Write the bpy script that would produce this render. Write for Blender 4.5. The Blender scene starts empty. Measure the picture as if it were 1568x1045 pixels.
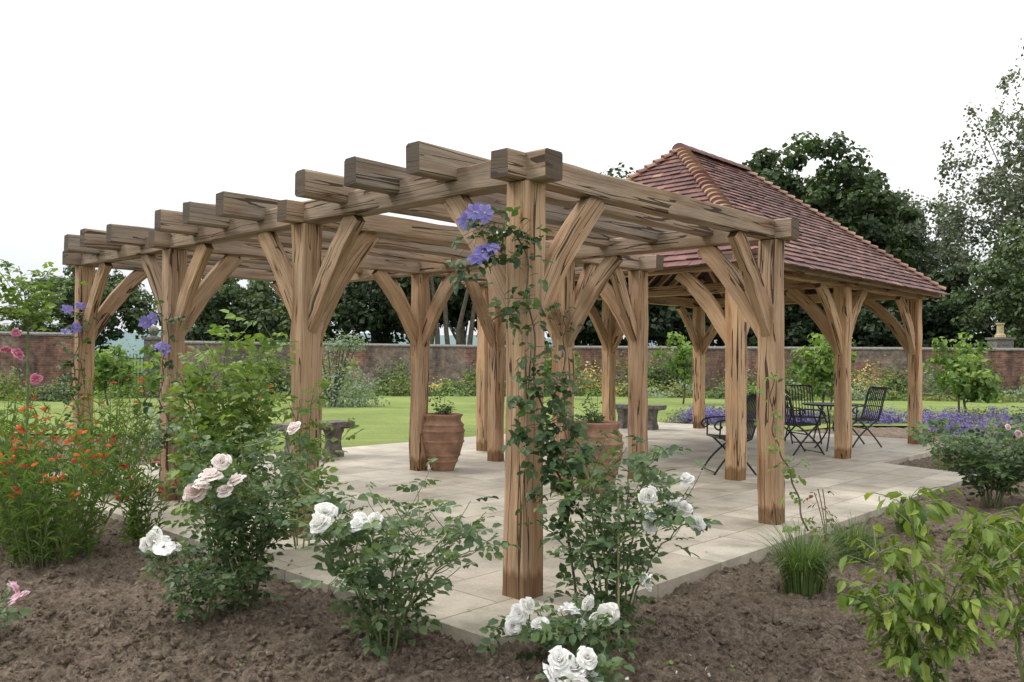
import bpy, math, random
import numpy as np
from mathutils import Vector, Matrix
R0=np.random.default_rng(7)
scene=bpy.context.scene
# ------------------------------------------------------------ helpers
def link(o,parent=None):
    scene.collection.objects.link(o)
    if parent is not None: o.parent=parent
    return o
def empty(name,loc=(0,0,0),rz=0):
    e=bpy.data.objects.new(name,None); e.location=loc; e.rotation_euler=(0,0,rz); e.empty_display_size=.2
    return link(e)
def nrm(v):
    v=np.asarray(v,float); return v/np.maximum(np.linalg.norm(v,axis=-1,keepdims=True),1e-9)
class Buf:
    def __init__(s): s.V=[];s.L=[];s.S=[];s.T=[];s.M=[];s.U=[];s.n=0
    def add(s,V,faces,tone=0.5,mat=0,uv=None):
        V=np.asarray(V,float).reshape(-1,3); k=len(V)
        t=np.full(k,tone) if np.isscalar(tone) else np.asarray(tone,float)
        s.V.append(V); s.T.append(t)
        for i,f in enumerate(faces):
            s.L.append(np.asarray(f)+s.n); s.S.append([len(f)]); 
            s.M.append([mat if np.isscalar(mat) else mat[i]])
            s.U.append(np.zeros((len(f),2)) if uv is None else np.asarray(uv[i],float))
        s.n+=k
    def inst(s,tv,tf,pos,X,Y,Z,sc,tone,mat=0):
        pos=np.asarray(pos,float).reshape(-1,3); n=len(pos)
        if n==0: return
        tv=np.asarray(tv,float); k=len(tv)
        sc=np.broadcast_to(np.asarray(sc,float).reshape(-1,1) if np.ndim(sc)<2 else sc,(n,3)) 
        V=pos[:,None]+tv[None,:,0:1]*(X*sc[:,0:1])[:,None]+tv[None,:,1:2]*(Y*sc[:,1:2])[:,None]+tv[None,:,2:3]*(Z*sc[:,2:3])[:,None]
        s.V.append(V.reshape(-1,3)); s.T.append(np.repeat(np.broadcast_to(tone,(n,)),k))
        fl=np.concatenate([np.asarray(f) for f in tf]); sz=np.array([len(f) for f in tf])
        s.L.append((fl[None]+(np.arange(n)*k)[:,None]+s.n).ravel()); s.S.append(np.tile(sz,n))
        s.M.append(np.full(n*len(sz),mat)); s.U.append(np.zeros((n*len(fl),2)))
        s.n+=n*k
    def build(s,name,mats,parent=None,smooth=False,loc=None):
        V=np.concatenate(s.V); L=np.concatenate(s.L).astype(np.int32); S=np.concatenate(s.S).astype(np.int32)
        if loc is not None: V=V-np.asarray(loc,float)
        me=bpy.data.meshes.new(name); me.vertices.add(len(V)); me.vertices.foreach_set('co',V.ravel())
        me.loops.add(len(L)); me.loops.foreach_set('vertex_index',L)
        me.polygons.add(len(S)); me.polygons.foreach_set('loop_start',np.concatenate([[0],np.cumsum(S)[:-1]]).astype(np.int32))
        try: me.polygons.foreach_set('loop_total',S)
        except Exception: pass
        me.polygons.foreach_set('material_index',np.concatenate(s.M).astype(np.int32))
        me.polygons.foreach_set('use_smooth',np.full(len(S),smooth))
        uv=me.uv_layers.new(name='UVMap'); uv.data.foreach_set('uv',np.concatenate(s.U).ravel())
        a=me.attributes.new('tone','FLOAT','POINT'); a.data.foreach_set('value',np.concatenate(s.T))
        me.update(calc_edges=True); me.validate()
        for m in mats: me.materials.append(m)
        o=bpy.data.objects.new(name,me)
        if loc is not None: o.location=loc
        return link(o,parent)
def tube(b,pts,rad,tone=.5,mat=0,n=6,cap=True):
    pts=np.asarray(pts,float); m=len(pts); rad=np.broadcast_to(rad,(m,))
    T=nrm(np.gradient(pts,axis=0)); ref=np.array([0,0,1.]) if abs(T[0][2])<.9 else np.array([1.,0,0])
    V=[]
    side=nrm(np.cross(T[0],ref))
    for i in range(m):
        side=nrm(side-np.dot(side,T[i])*T[i]); up=np.cross(T[i],side)
        for k in range(n):
            an=2*math.pi*k/n; V.append(pts[i]+rad[i]*(math.cos(an)*side+math.sin(an)*up))
    F=[[i*n+k,i*n+(k+1)%n,(i+1)*n+(k+1)%n,(i+1)*n+k] for i in range(m-1) for k in range(n)]
    if cap: F+= [list(range(n))[::-1],[ (m-1)*n+k for k in range(n)]]
    b.add(V,F,tone,mat)
def bez(p0,c,p1,n=8):
    t=np.linspace(0,1,n)[:,None]; p0,c,p1=map(lambda q:np.asarray(q,float),(p0,c,p1))
    return (1-t)**2*p0+2*t*(1-t)*c+t*t*p1
def smoothpath(P,n=30):
    P=np.asarray(P,float); m=len(P); t=np.linspace(0,m-1,n); out=[]
    for q in t:
        i=min(int(q),m-2); f=q-i; a=P[max(i-1,0)];b=P[i];c=P[i+1];d=P[min(i+2,m-1)]
        out.append(.5*((2*b)+(c-a)*f+(2*a-5*b+4*c-d)*f*f+(3*b-a-3*c+d)*f**3))
    return np.array(out)
def lathe(b,prof,c=(0,0,0),n=32,tone=.5,mat=0):
    V=[];m=len(prof)
    for r,z in prof:
        for k in range(n):
            a=2*math.pi*k/n; V.append((c[0]+r*math.cos(a),c[1]+r*math.sin(a),c[2]+z))
    F=[[i*n+k,i*n+(k+1)%n,(i+1)*n+(k+1)%n,(i+1)*n+k] for i in range(m-1) for k in range(n)]
    b.add(V,F,tone,mat)
def boxf(b,lo,hi,tone=.5,mat=0):
    x0,y0,z0=lo;x1,y1,z1=hi
    V=[(x0,y0,z0),(x1,y0,z0),(x1,y1,z0),(x0,y1,z0),(x0,y0,z1),(x1,y0,z1),(x1,y1,z1),(x0,y1,z1)]
    F=[[3,2,1,0],[4,5,6,7],[0,1,5,4],[1,2,6,5],[2,3,7,6],[3,0,4,7]]
    b.add(V,F,tone,mat)
def vnoise(x,y,seed,scale):
    g=np.random.default_rng(seed).random((256,256)); x=x*scale+1000.3;y=y*scale+1000.7
    xi=np.floor(x).astype(int);yi=np.floor(y).astype(int);fx=x-xi;fy=y-yi
    fx=fx*fx*(3-2*fx);fy=fy*fy*(3-2*fy)
    a=g[xi%256,yi%256];b=g[(xi+1)%256,yi%256];c=g[xi%256,(yi+1)%256];d=g[(xi+1)%256,(yi+1)%256]
    return (a*(1-fx)+b*fx)*(1-fy)+(c*(1-fx)+d*fx)*fy
# ------------------------------------------------------------ node helpers
def newmat(name):
    m=bpy.data.materials.new(name); m.use_nodes=True; nt=m.node_tree; nt.nodes.clear()
    out=nt.nodes.new('ShaderNodeOutputMaterial'); p=nt.nodes.new('ShaderNodeBsdfPrincipled')
    nt.links.new(p.outputs[0],out.inputs[0]); return m,nt,p,out
def N(nt,t,**kw):
    n=nt.nodes.new(t)
    for k,v in kw.items(): setattr(n,k,v)
    return n
def ramp(nt,stops,fac=None):
    r=nt.nodes.new('ShaderNodeValToRGB'); e=r.color_ramp.elements
    while len(e)<len(stops): e.new(.5)
    for i,(p,c) in enumerate(stops):
        e[i].position=p; e[i].color=(*c,1) if len(c)==3 else c
    if fac is not None: nt.links.new(fac,r.inputs[0])
    return r
def noise(nt,vec,scale,detail=4,rough=.55,mapping=None):
    n=N(nt,'ShaderNodeTexNoise'); n.inputs['Scale'].default_value=scale;n.inputs['Detail'].default_value=detail;n.inputs['Roughness'].default_value=rough
    if mapping is not None:
        mp=N(nt,'ShaderNodeMapping'); mp.inputs['Scale'].default_value=mapping; nt.links.new(vec,mp.inputs[0]); vec=mp.outputs[0]
    nt.links.new(vec,n.inputs['Vector']); return n
def mix(nt,fac,a,b,mode='MIX'):
    m=N(nt,'ShaderNodeMix',data_type='RGBA',blend_type=mode)
    for s,v in ((0,fac),(6,a),(7,b)):
        if hasattr(v,'node'): nt.links.new(v,m.inputs[s])
        elif s==0: m.inputs[0].default_value=v
        else: m.inputs[s].default_value=(*v,1)
    return m.outputs[2]
def mathn(nt,op,a,b=None,c=None,clamp=False):
    m=N(nt,'ShaderNodeMath',operation=op,use_clamp=clamp)
    for i,v in enumerate((a,b,c)):
        if v is None: continue
        if hasattr(v,'node'): nt.links.new(v,m.inputs[i])
        else: m.inputs[i].default_value=v
    return m.outputs[0]
def bump(nt,p,h,strength=.5,dist=.02):
    b=N(nt,'ShaderNodeBump'); b.inputs['Strength'].default_value=strength;b.inputs['Distance'].default_value=dist
    nt.links.new(h,b.inputs['Height']); nt.links.new(b.outputs[0],p.inputs['Normal'])
def attr(nt,name='tone'):
    a=N(nt,'ShaderNodeAttribute'); a.attribute_name=name; return a.outputs['Fac']
# ------------------------------------------------------------ materials
def oak_mat(name,fresh=0.0,end=False):
    m,nt,p,_=newmat(name)
    uv=N(nt,'ShaderNodeUVMap').outputs[0]; geo=N(nt,'ShaderNodeNewGeometry').outputs['Position']
    n1=noise(nt,uv,1,5,.62,(.9,13,1)); n2=noise(nt,uv,1,4,.6,(3.0,85,1)); n3=noise(nt,geo,1.6,4)
    a1=np.array((.50,.345,.215)); a2=np.array((.29,.17,.095)); 
    if fresh: a1=np.array((.60,.41,.245)); a2=np.array((.40,.245,.135))
    r=ramp(nt,[(.30,tuple(a2)),(.48,tuple(a1*.75+a2*.25)),(.68,tuple(a1))],n1.outputs[0])
    g=ramp(nt,[(.3,(.145,.122,.10)),(.7,(.30,.26,.215))],n1.outputs[0])
    tn=attr(nt); f=mathn(nt,'ADD',tn,mathn(nt,'MULTIPLY_ADD',n3.outputs[0],1.1,-.50),clamp=True)
    c=mix(nt,f,r.outputs[0],g.outputs[0])
    fg=ramp(nt,[(.33,(.66,.62,.58)),(.58,(1.06,1.06,1.06))],n2.outputs[0]); c=mix(nt,.85,c,fg.outputs[0],'MULTIPLY')
    n4=noise(nt,uv,1,1.5,.5,(.55,13,1)); d=mathn(nt,'ABSOLUTE',mathn(nt,'SUBTRACT',n4.outputs[0],.5))
    n5=noise(nt,uv,1,2,.5,(1.1,3,1))
    ck=mathn(nt,'MULTIPLY',mathn(nt,'LESS_THAN',d,.013),mathn(nt,'GREATER_THAN',n5.outputs[0],.47))
    c=mix(nt,mathn(nt,'MULTIPLY',ck,.9),c,(.04,.026,.018))
    mp=N(nt,'ShaderNodeMapping'); mp.inputs['Scale'].default_value=(1.6,5.5,1); nt.links.new(uv,mp.inputs[0])
    vo=N(nt,'ShaderNodeTexVoronoi'); vo.inputs['Scale'].default_value=1.0; nt.links.new(mp.outputs[0],vo.inputs[0])
    kn=ramp(nt,[(.035,(.2,.12,.08)),(.08,(.7,.55,.45)),(.2,(1,1,1))],vo.outputs['Distance']); c=mix(nt,.85,c,kn.outputs[0],'MULTIPLY')
    n6=noise(nt,uv,1,3,.55,(.7,5,1)); c=mix(nt,.7,c,ramp(nt,[(.34,(.70,.54,.42)),(.46,(1,.97,.94)),(.7,(1.12,1.10,1.08))],n6.outputs[0]).outputs[0],'MULTIPLY')
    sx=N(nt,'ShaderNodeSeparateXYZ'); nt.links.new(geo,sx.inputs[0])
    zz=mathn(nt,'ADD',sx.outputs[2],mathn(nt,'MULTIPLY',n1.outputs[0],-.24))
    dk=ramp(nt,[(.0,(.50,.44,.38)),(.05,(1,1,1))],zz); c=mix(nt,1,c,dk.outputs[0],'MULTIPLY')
    if end: c=mix(nt,.78,c,(.06,.046,.036))
    nt.links.new(c,p.inputs['Base Color']); p.inputs['Roughness'].default_value=.8; p.inputs['Specular IOR Level'].default_value=.2
    h=mathn(nt,'SUBTRACT',mathn(nt,'MULTIPLY',n2.outputs[0],.4),ck); bump(nt,p,h,.7,.008)
    return m
M_OAK=oak_mat('weathered_oak'); M_OAKEND=oak_mat('oak_end_grain',0,True); M_FRESH=oak_mat('fresh_oak',1); M_FRESHEND=oak_mat('fresh_oak_end',1,True)
def leaf_mat(name,dark,light,trans=.35,rough=.5,tint=(1.25,1.3,.6)):
    m,nt,p,out=newmat(name); t=attr(nt); r=ramp(nt,[(0,dark),(1,light)],t)
    geo=N(nt,'ShaderNodeNewGeometry').outputs['Position']; n=noise(nt,geo,30,2); c=mix(nt,.5,r.outputs[0],ramp(nt,[(.3,(.75,.75,.75)),(.7,(1.15,1.15,1.15))],n.outputs[0]).outputs[0],'MULTIPLY')
    nt.links.new(c,p.inputs['Base Color']); p.inputs['Roughness'].default_value=rough; p.inputs['Specular IOR Level'].default_value=.35
    tr=N(nt,'ShaderNodeBsdfTranslucent'); nt.links.new(mix(nt,1,c,tint,'MULTIPLY'),tr.inputs[0])
    ms=N(nt,'ShaderNodeMixShader'); ms.inputs[0].default_value=trans; nt.links.new(p.outputs[0],ms.inputs[1]); nt.links.new(tr.outputs[0],ms.inputs[2]); nt.links.new(ms.outputs[0],out.inputs[0])
    return m
M_ROSE=leaf_mat('rose_leaf',(.03,.07,.03),(.17,.245,.11)); M_ROSEL=leaf_mat('rose_leaf_young',(.06,.13,.03),(.26,.36,.09))
M_VINE=leaf_mat('climber_leaf',(.02,.05,.022),(.12,.19,.08)); M_LIME=leaf_mat('lime_leaf',(.07,.14,.025),(.30,.37,.075))
M_OAKL=leaf_mat('oak_tree_leaf',(.014,.030,.012),(.085,.13,.045),.2,.6); M_BIRCH=leaf_mat('birch_leaf',(.06,.08,.05),(.21,.24,.17),.25,.6)
M_MIDL=leaf_mat('mid_tree_leaf',(.025,.05,.02),(.13,.18,.075),.2,.6); M_DARKL=leaf_mat('dark_tree_leaf',(.012,.024,.011),(.055,.085,.035),.15,.6)
M_SILV=leaf_mat('silver_leaf',(.14,.19,.13),(.34,.42,.32)); M_BORD=leaf_mat('border_leaf',(.06,.09,.025),(.28,.30,.10)); M_LAV=leaf_mat('lavender',(.10,.08,.22),(.26,.21,.48),.3,.6,(1,1,1))
M_GRASSB=leaf_mat('grass_blade',(.05,.10,.03),(.19,.27,.09)); M_HEL=leaf_mat('helenium_leaf',(.06,.12,.025),(.21,.32,.075)); M_DRY=leaf_mat('dry_leaf',(.10,.03,.015),(.24,.10,.05))
def petal_mat(name,a,b,trans=.3): return leaf_mat(name,a,b,trans,.6,(1,1,1))
M_WHITE=petal_mat('white_petal',(.82,.80,.74),(.90,.90,.88),.35); M_BLUSH=petal_mat('blush_petal',(.86,.68,.62),(.90,.84,.81)); M_PINK=petal_mat('pink_petal',(.50,.09,.18),(.70,.28,.40)); 
M_PURP=petal_mat('clematis_petal',(.15,.13,.42),(.32,.28,.64)); M_ORNG=petal_mat('orange_petal',(.36,.03,.01),(.74,.17,.02)); M_YEL=petal_mat('stamen',(.5,.4,.1),(.7,.6,.2)); M_LPINK=petal_mat('light_pink_petal',(.75,.42,.52),(.86,.70,.76))
def simple(name,col,rough=.6,metal=0,nsc=20,var=.3,bs=.3,bd=.01,spec=.4):
    m,nt,p,_=newmat(name); geo=N(nt,'ShaderNodeTexCoord').outputs['Object']; n=noise(nt,geo,nsc,5)
    c=np.array(col); r=ramp(nt,[(.3,tuple(c*(1-var))),(.7,tuple(c*(1+var)))],n.outputs[0]); nt.links.new(r.outputs[0],p.inputs['Base Color'])
    p.inputs['Roughness'].default_value=rough;p.inputs['Metallic'].default_value=metal;p.inputs['Specular IOR Level'].default_value=spec; bump(nt,p,n.outputs[0],bs,bd); return m
M_STEM=simple('green_stem',(.13,.16,.06),.6); M_BARK=simple('bark',(.085,.07,.052),.9,0,6,.4,.8,.05); M_VBARK=simple('climber_stem',(.12,.075,.05),.8)
M_IRON=simple('black_iron',(.02,.02,.022),.45,.3); M_STONE=simple('weathered_stone',(.15,.14,.125),.9,0,14,.5,.6,.01); M_CANE=simple('bamboo',(.38,.30,.18),.6)
M_TERRA=simple('terracotta',(.28,.165,.11),.85,0,6,.42,.4,.004,.15); M_SLATE=simple('slate',(.12,.125,.13),.6)
M_HILL=simple('hazy_hill',(.16,.22,.22),1,0,.01,.2,0,.01,0)
def soil(name='bare_soil',k=1.0):
    m,nt,p,_=newmat(name); g=N(nt,'ShaderNodeNewGeometry').outputs['Position']
    n=noise(nt,g,1.2,4); n2=noise(nt,g,42,7,.75); n3=noise(nt,g,9,5,.65)
    K=lambda c:tuple(np.array(c)*k)
    r=ramp(nt,[(.3,K((.195,.152,.115))),(.5,K((.27,.215,.165))),(.72,K((.36,.295,.235)))],n3.outputs[0]); c=mix(nt,.8,r.outputs[0],ramp(nt,[(.36,(.34,.325,.31)),(.62,(1.25,1.23,1.2))],n2.outputs[0]).outputs[0],'MULTIPLY')
    c=mix(nt,.6,c,ramp(nt,[(.35,(.76,.74,.72)),(.65,(1.12,1.12,1.12))],n.outputs[0]).outputs[0],'MULTIPLY')
    nt.links.new(c,p.inputs['Base Color']);p.inputs['Roughness'].default_value=.95;p.inputs['Specular IOR Level'].default_value=.1; bump(nt,p,n2.outputs[0],1,.05); return m
M_SOIL=soil(); M_CLOD=soil('soil_clod',1.15)
def paving():
    m,nt,p,_=newmat('sandstone_paving'); g=N(nt,'ShaderNodeTexCoord').outputs['Object']
    b=N(nt,'ShaderNodeTexBrick',offset=.37,squash=.72,squash_frequency=3); nt.links.new(g,b.inputs['Vector'])
    for k,v in (('Color1',(.33,.295,.24,1)),('Color2',(.49,.45,.38,1)),('Mortar',(.25,.22,.18,1))): b.inputs[k].default_value=v
    b.inputs['Scale'].default_value=1;b.inputs['Brick Width'].default_value=.78;b.inputs['Row Height'].default_value=.50;b.inputs['Mortar Size'].default_value=.0075;b.inputs['Mortar Smooth'].default_value=.4;b.inputs['Bias'].default_value=0
    n=noise(nt,g,2.2,7,.68); n2=noise(nt,g,45,4,.7)
    c=mix(nt,.9,b.outputs[0],ramp(nt,[(.32,(.60,.58,.54)),(.5,(.97,.955,.92)),(.70,(1.25,1.22,1.18))],n.outputs[0]).outputs[0],'MULTIPLY')
    c=mix(nt,.5,c,ramp(nt,[(.3,(.72,.72,.72)),(.7,(1.2,1.2,1.2))],n2.outputs[0]).outputs[0],'MULTIPLY')
    nt.links.new(c,p.inputs['Base Color']); rr=ramp(nt,[(.3,(.5,)*3),(.7,(.8,)*3)],n.outputs[0]); nt.links.new(rr.outputs[0],p.inputs['Roughness']); p.inputs['Specular IOR Level'].default_value=.35
    h=mathn(nt,'ADD',mathn(nt,'MULTIPLY',b.outputs['Fac'],-.7),mathn(nt,'MULTIPLY',n.outputs[0],.8)); bump(nt,p,h,.5,.009); return m
M_PAVE=paving()
def grass(name,a,b,c3):
    m,nt,p,_=newmat(name); g=N(nt,'ShaderNodeNewGeometry').outputs['Position']; n=noise(nt,g,.35,4); n2=noise(nt,g,25,6,.75)
    n3=noise(nt,g,1,3,.5,(.5,3,1))
    r=ramp(nt,[(.3,a),(.5,b),(.72,c3)],n.outputs[0]); c=mix(nt,.7,r.outputs[0],ramp(nt,[(.3,(.5,.55,.45)),(.7,(1.4,1.35,1.25))],n2.outputs[0]).outputs[0],'MULTIPLY')
    c=mix(nt,.6,c,ramp(nt,[(.35,(.8,.84,.75)),(.65,(1.18,1.14,1.1))],n3.outputs[0]).outputs[0],'MULTIPLY')
    nt.links.new(c,p.inputs['Base Color']);p.inputs['Roughness'].default_value=.9;p.inputs['Specular IOR Level'].default_value=.1; bump(nt,p,n2.outputs[0],.8,.03); return m
M_LAWN=grass('lawn_grass',(.15,.20,.065),(.195,.245,.08),(.25,.295,.11)); M_FIELD=grass('field_grass',(.05,.09,.03),(.07,.12,.035),(.10,.14,.05))
def brick():
    m,nt,p,_=newmat('old_brick'); uv=N(nt,'ShaderNodeUVMap').outputs[0]; b=N(nt,'ShaderNodeTexBrick',offset=.5); nt.links.new(uv,b.inputs['Vector'])
    for k,v in (('Color1',(.25,.115,.085,1)),('Color2',(.13,.085,.07,1)),('Mortar',(.19,.17,.15,1))): b.inputs[k].default_value=v
    b.inputs['Scale'].default_value=1;b.inputs['Brick Width'].default_value=.23;b.inputs['Row Height'].default_value=.078;b.inputs['Mortar Size'].default_value=.008;b.inputs['Bias'].default_value=-.1
    n=noise(nt,uv,.22,5,.7); n2=noise(nt,uv,2.6,7,.8); n3=noise(nt,uv,1,4,.6,(1.2,.25,1))
    f=ramp(nt,[(.47,(0,)*3),(.56,(1,)*3)],n.outputs[0]); c=mix(nt,mathn(nt,'MULTIPLY',f.outputs[0],.75),b.outputs[0],(.175,.165,.15))
    c=mix(nt,.95,c,ramp(nt,[(.36,(.32,.32,.32)),(.62,(1.55,1.5,1.45))],n2.outputs[0]).outputs[0],'MULTIPLY')
    c=mix(nt,.8,c,ramp(nt,[(.38,(.45,.45,.47)),(.58,(1.25,1.15,1.1))],n3.outputs[0]).outputs[0],'MULTIPLY')
    nt.links.new(c,p.inputs['Base Color']);p.inputs['Roughness'].default_value=.95; bump(nt,p,b.outputs['Fac'],-.4,.01); return m
M_BRICK=brick()
def tile():
    m,nt,p,_=newmat('clay_roof_tile'); t=attr(nt); g=N(nt,'ShaderNodeTexCoord').outputs['Object']; n=noise(nt,g,1.2,4); n2=noise(nt,g,30,4)
    r=ramp(nt,[(0,(.085,.046,.043)),(.45,(.155,.073,.062)),(.8,(.23,.11,.088)),(1,(.34,.21,.14))],t)
    c=mix(nt,.7,r.outputs[0],ramp(nt,[(.35,(.72,.74,.78)),(.65,(1.12,1.08,1.05))],n.outputs[0]).outputs[0],'MULTIPLY'); c=mix(nt,.5,c,ramp(nt,[(.3,(.75,.75,.75)),(.7,(1.2,1.2,1.2))],n2.outputs[0]).outputs[0],'MULTIPLY')
    nt.links.new(c,p.inputs['Base Color']);p.inputs['Roughness'].default_value=.65;p.inputs['Specular IOR Level'].default_value=.35; bump(nt,p,n2.outputs[0],.3,.005); return m
M_TILE=tile()
# ------------------------------------------------------------ world / sun / camera
w=bpy.data.worlds.new('World'); scene.world=w; w.use_nodes=True; nt=w.node_tree; nt.nodes.clear()
out=nt.nodes.new('ShaderNodeOutputWorld'); bg=nt.nodes.new('ShaderNodeBackground'); bg.inputs[1].default_value=.1; nt.links.new(bg.outputs[0],out.inputs[0])
sk=nt.nodes.new('ShaderNodeTexSky'); sk.sky_type='NISHITA'; sk.sun_disc=False; sk.sun_elevation=math.radians(52); SAZ=math.radians(-75); sk.sun_rotation=SAZ
tc=nt.nodes.new('ShaderNodeTexCoord'); cn=noise(nt,tc.outputs['Generated'],1.8,5,.55,(1,1,2.5))
sz=N(nt,'ShaderNodeSeparateXYZ'); nt.links.new(tc.outputs['Generated'],sz.inputs[0])
up=ramp(nt,[(.0,(8.6,8.8,9.1)),(.10,(9.8,9.95,10.1)),(.22,(11.5,11.5,11.5)),(.45,(17.8,17.8,17.8))],sz.outputs[2])
cl=mix(nt,1,up.outputs[0],ramp(nt,[(.3,(.93,.95,.99)),(.6,(1.06,1.06,1.06))],cn.outputs[0]).outputs[0],'MULTIPLY'); cf=ramp(nt,[(.2,(.86,)*3),(.5,(.97,)*3)],cn.outputs[0])
nt.links.new(mix(nt,cf.outputs[0],sk.outputs[0],cl),bg.inputs[0])
sd=bpy.data.lights.new('sun','SUN'); sd.energy=2.4; sd.angle=math.radians(12); sd.color=(1,.96,.90); so=bpy.data.objects.new('sun',sd); link(so)
el=math.radians(52); sv=Vector((math.sin(SAZ)*math.cos(el),math.cos(SAZ)*math.cos(el),math.sin(el))); so.rotation_euler=sv.to_track_quat('Z','Y').to_euler(); so.location=(0,0,30)
cam=bpy.data.cameras.new('camera'); cam.lens=36*1283.25/1568; cam.sensor_width=36; cam.clip_end=5000; cam.clip_start=.05
co=bpy.data.objects.new('camera',cam); link(co); co.matrix_world=Matrix.Translation((0,0,1.4))@Matrix.Rotation(math.pi/2+.0211,4,'X')@Matrix.Rotation(.0076,4,'Z'); scene.camera=co
scene.view_settings.view_transform='Standard'; scene.view_settings.look='None'; scene.view_settings.exposure=0
# ------------------------------------------------------------ ground
b=Buf(); b.add([(-1500,-300,-.16),(1500,-300,-.16),(1500,2500,-.16),(-1500,2500,-.16)],[[0,1,2,3]]); b.build('ground',[M_FIELD])
xs=np.concatenate([np.arange(-16,-4.5,.07),np.arange(-4.5,4.5,.016),np.arange(4.5,16,.07)]); ys=np.concatenate([np.arange(1.0,6.5,.016),np.arange(6.5,20,.07)])
XX,YY=np.meshgrid(xs,ys)
def soilz(x,y):
    z=.03*vnoise(x,y,1,1.3)+.028*vnoise(x,y,2,5.5)+.036*np.abs(vnoise(x,y,3,13)-.5)*2+.040*vnoise(x,y,4,22)**1.6+.030*vnoise(x,y,5,37)**1.3
    return np.minimum(-.135+z,-.028)
ZZ=soilz(XX,YY); nx=len(xs);ny=len(ys)
V=np.stack([XX.ravel(),YY.ravel(),ZZ.ravel()],1); i=np.arange(nx-1);j=np.arange(ny-1); II,JJ=np.meshgrid(i,j); q=(JJ*nx+II).ravel()
b=Buf(); b.V.append(V); b.T.append(np.full(len(V),.5)); b.L.append(np.stack([q,q+1,q+nx+1,q+nx],1).ravel()); b.S.append(np.full(len(q),4)); b.M.append(np.zeros(len(q))); b.U.append(np.zeros((len(q)*4,2))); b.n=len(V)
b.build('soil_bed',[M_SOIL],smooth=True)
ph=(1+5**.5)/2; IV=nrm(np.array([(-1,ph,0),(1,ph,0),(-1,-ph,0),(1,-ph,0),(0,-1,ph),(0,1,ph),(0,-1,-ph),(0,1,-ph),(ph,0,-1),(ph,0,1),(-ph,0,-1),(-ph,0,1)]))
IF=[(0,11,5),(0,5,1),(0,1,7),(0,7,10),(0,10,11),(1,5,9),(5,11,4),(11,10,2),(10,7,6),(7,1,8),(3,9,4),(3,4,2),(3,2,6),(3,6,8),(3,8,9),(4,9,5),(2,4,11),(6,2,10),(8,6,7),(9,8,1)]
def rax(n,rng):
    X=nrm(rng.normal(size=(n,3))); T=nrm(rng.normal(size=(n,3))); Y=nrm(np.cross(X,T)); return X,Y,np.cross(X,Y)
b=Buf()
for k in range(18):
    n=2800; x=R0.uniform(-4,4.5,n) if k<14 else R0.uniform(-6,8,n); y=R0.uniform(2.1,4.8,n) if k<9 else (R0.uniform(3.5,7.5,n) if k<14 else R0.uniform(6,13,n)); X,Y,Z=rax(n,R0)
    s_=.0035+.021*R0.random(n)**3.6; sc=np.stack([s_*R0.uniform(.7,1.5,n),s_*R0.uniform(.6,1.3,n),s_*R0.uniform(.5,1,n)],1)
    b.inst(IV*R0.uniform(.6,1.3,(12,1)),IF,np.stack([x,y,soilz(x,y)+s_*.15],1),X,Y,Z,sc,R0.random(n))
b.build('soil_clods',[M_CLOD])
b=Buf(); LP=[(-70,15.6),(-7,15.2),(-3.6,12.2),(0,11.5),(4,15.5),(7.5,18.6),(70,18.6),(70,40),(-70,40)]
b.add([(x,y,-.022) for x,y in LP],[list(range(9))]); b.build('lawn',[M_LAWN])
b=Buf(); n=60; hx=np.linspace(-900,900,n); hz=14+22*vnoise(hx,hx*0,9,.006)+5*vnoise(hx,hx*0,10,.03)
V=[(x,900,-1) for x in hx]+[(x,940,z) for x,z in zip(hx,hz)]+[(x,1100,-1) for x in hx]
b.add(V,[[k,k+1,n+k+1,n+k] for k in range(n-1)]+[[n+k,n+k+1,2*n+k+1,2*n+k] for k in range(n-1)]); b.build('hills',[M_HILL],smooth=True)
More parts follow.
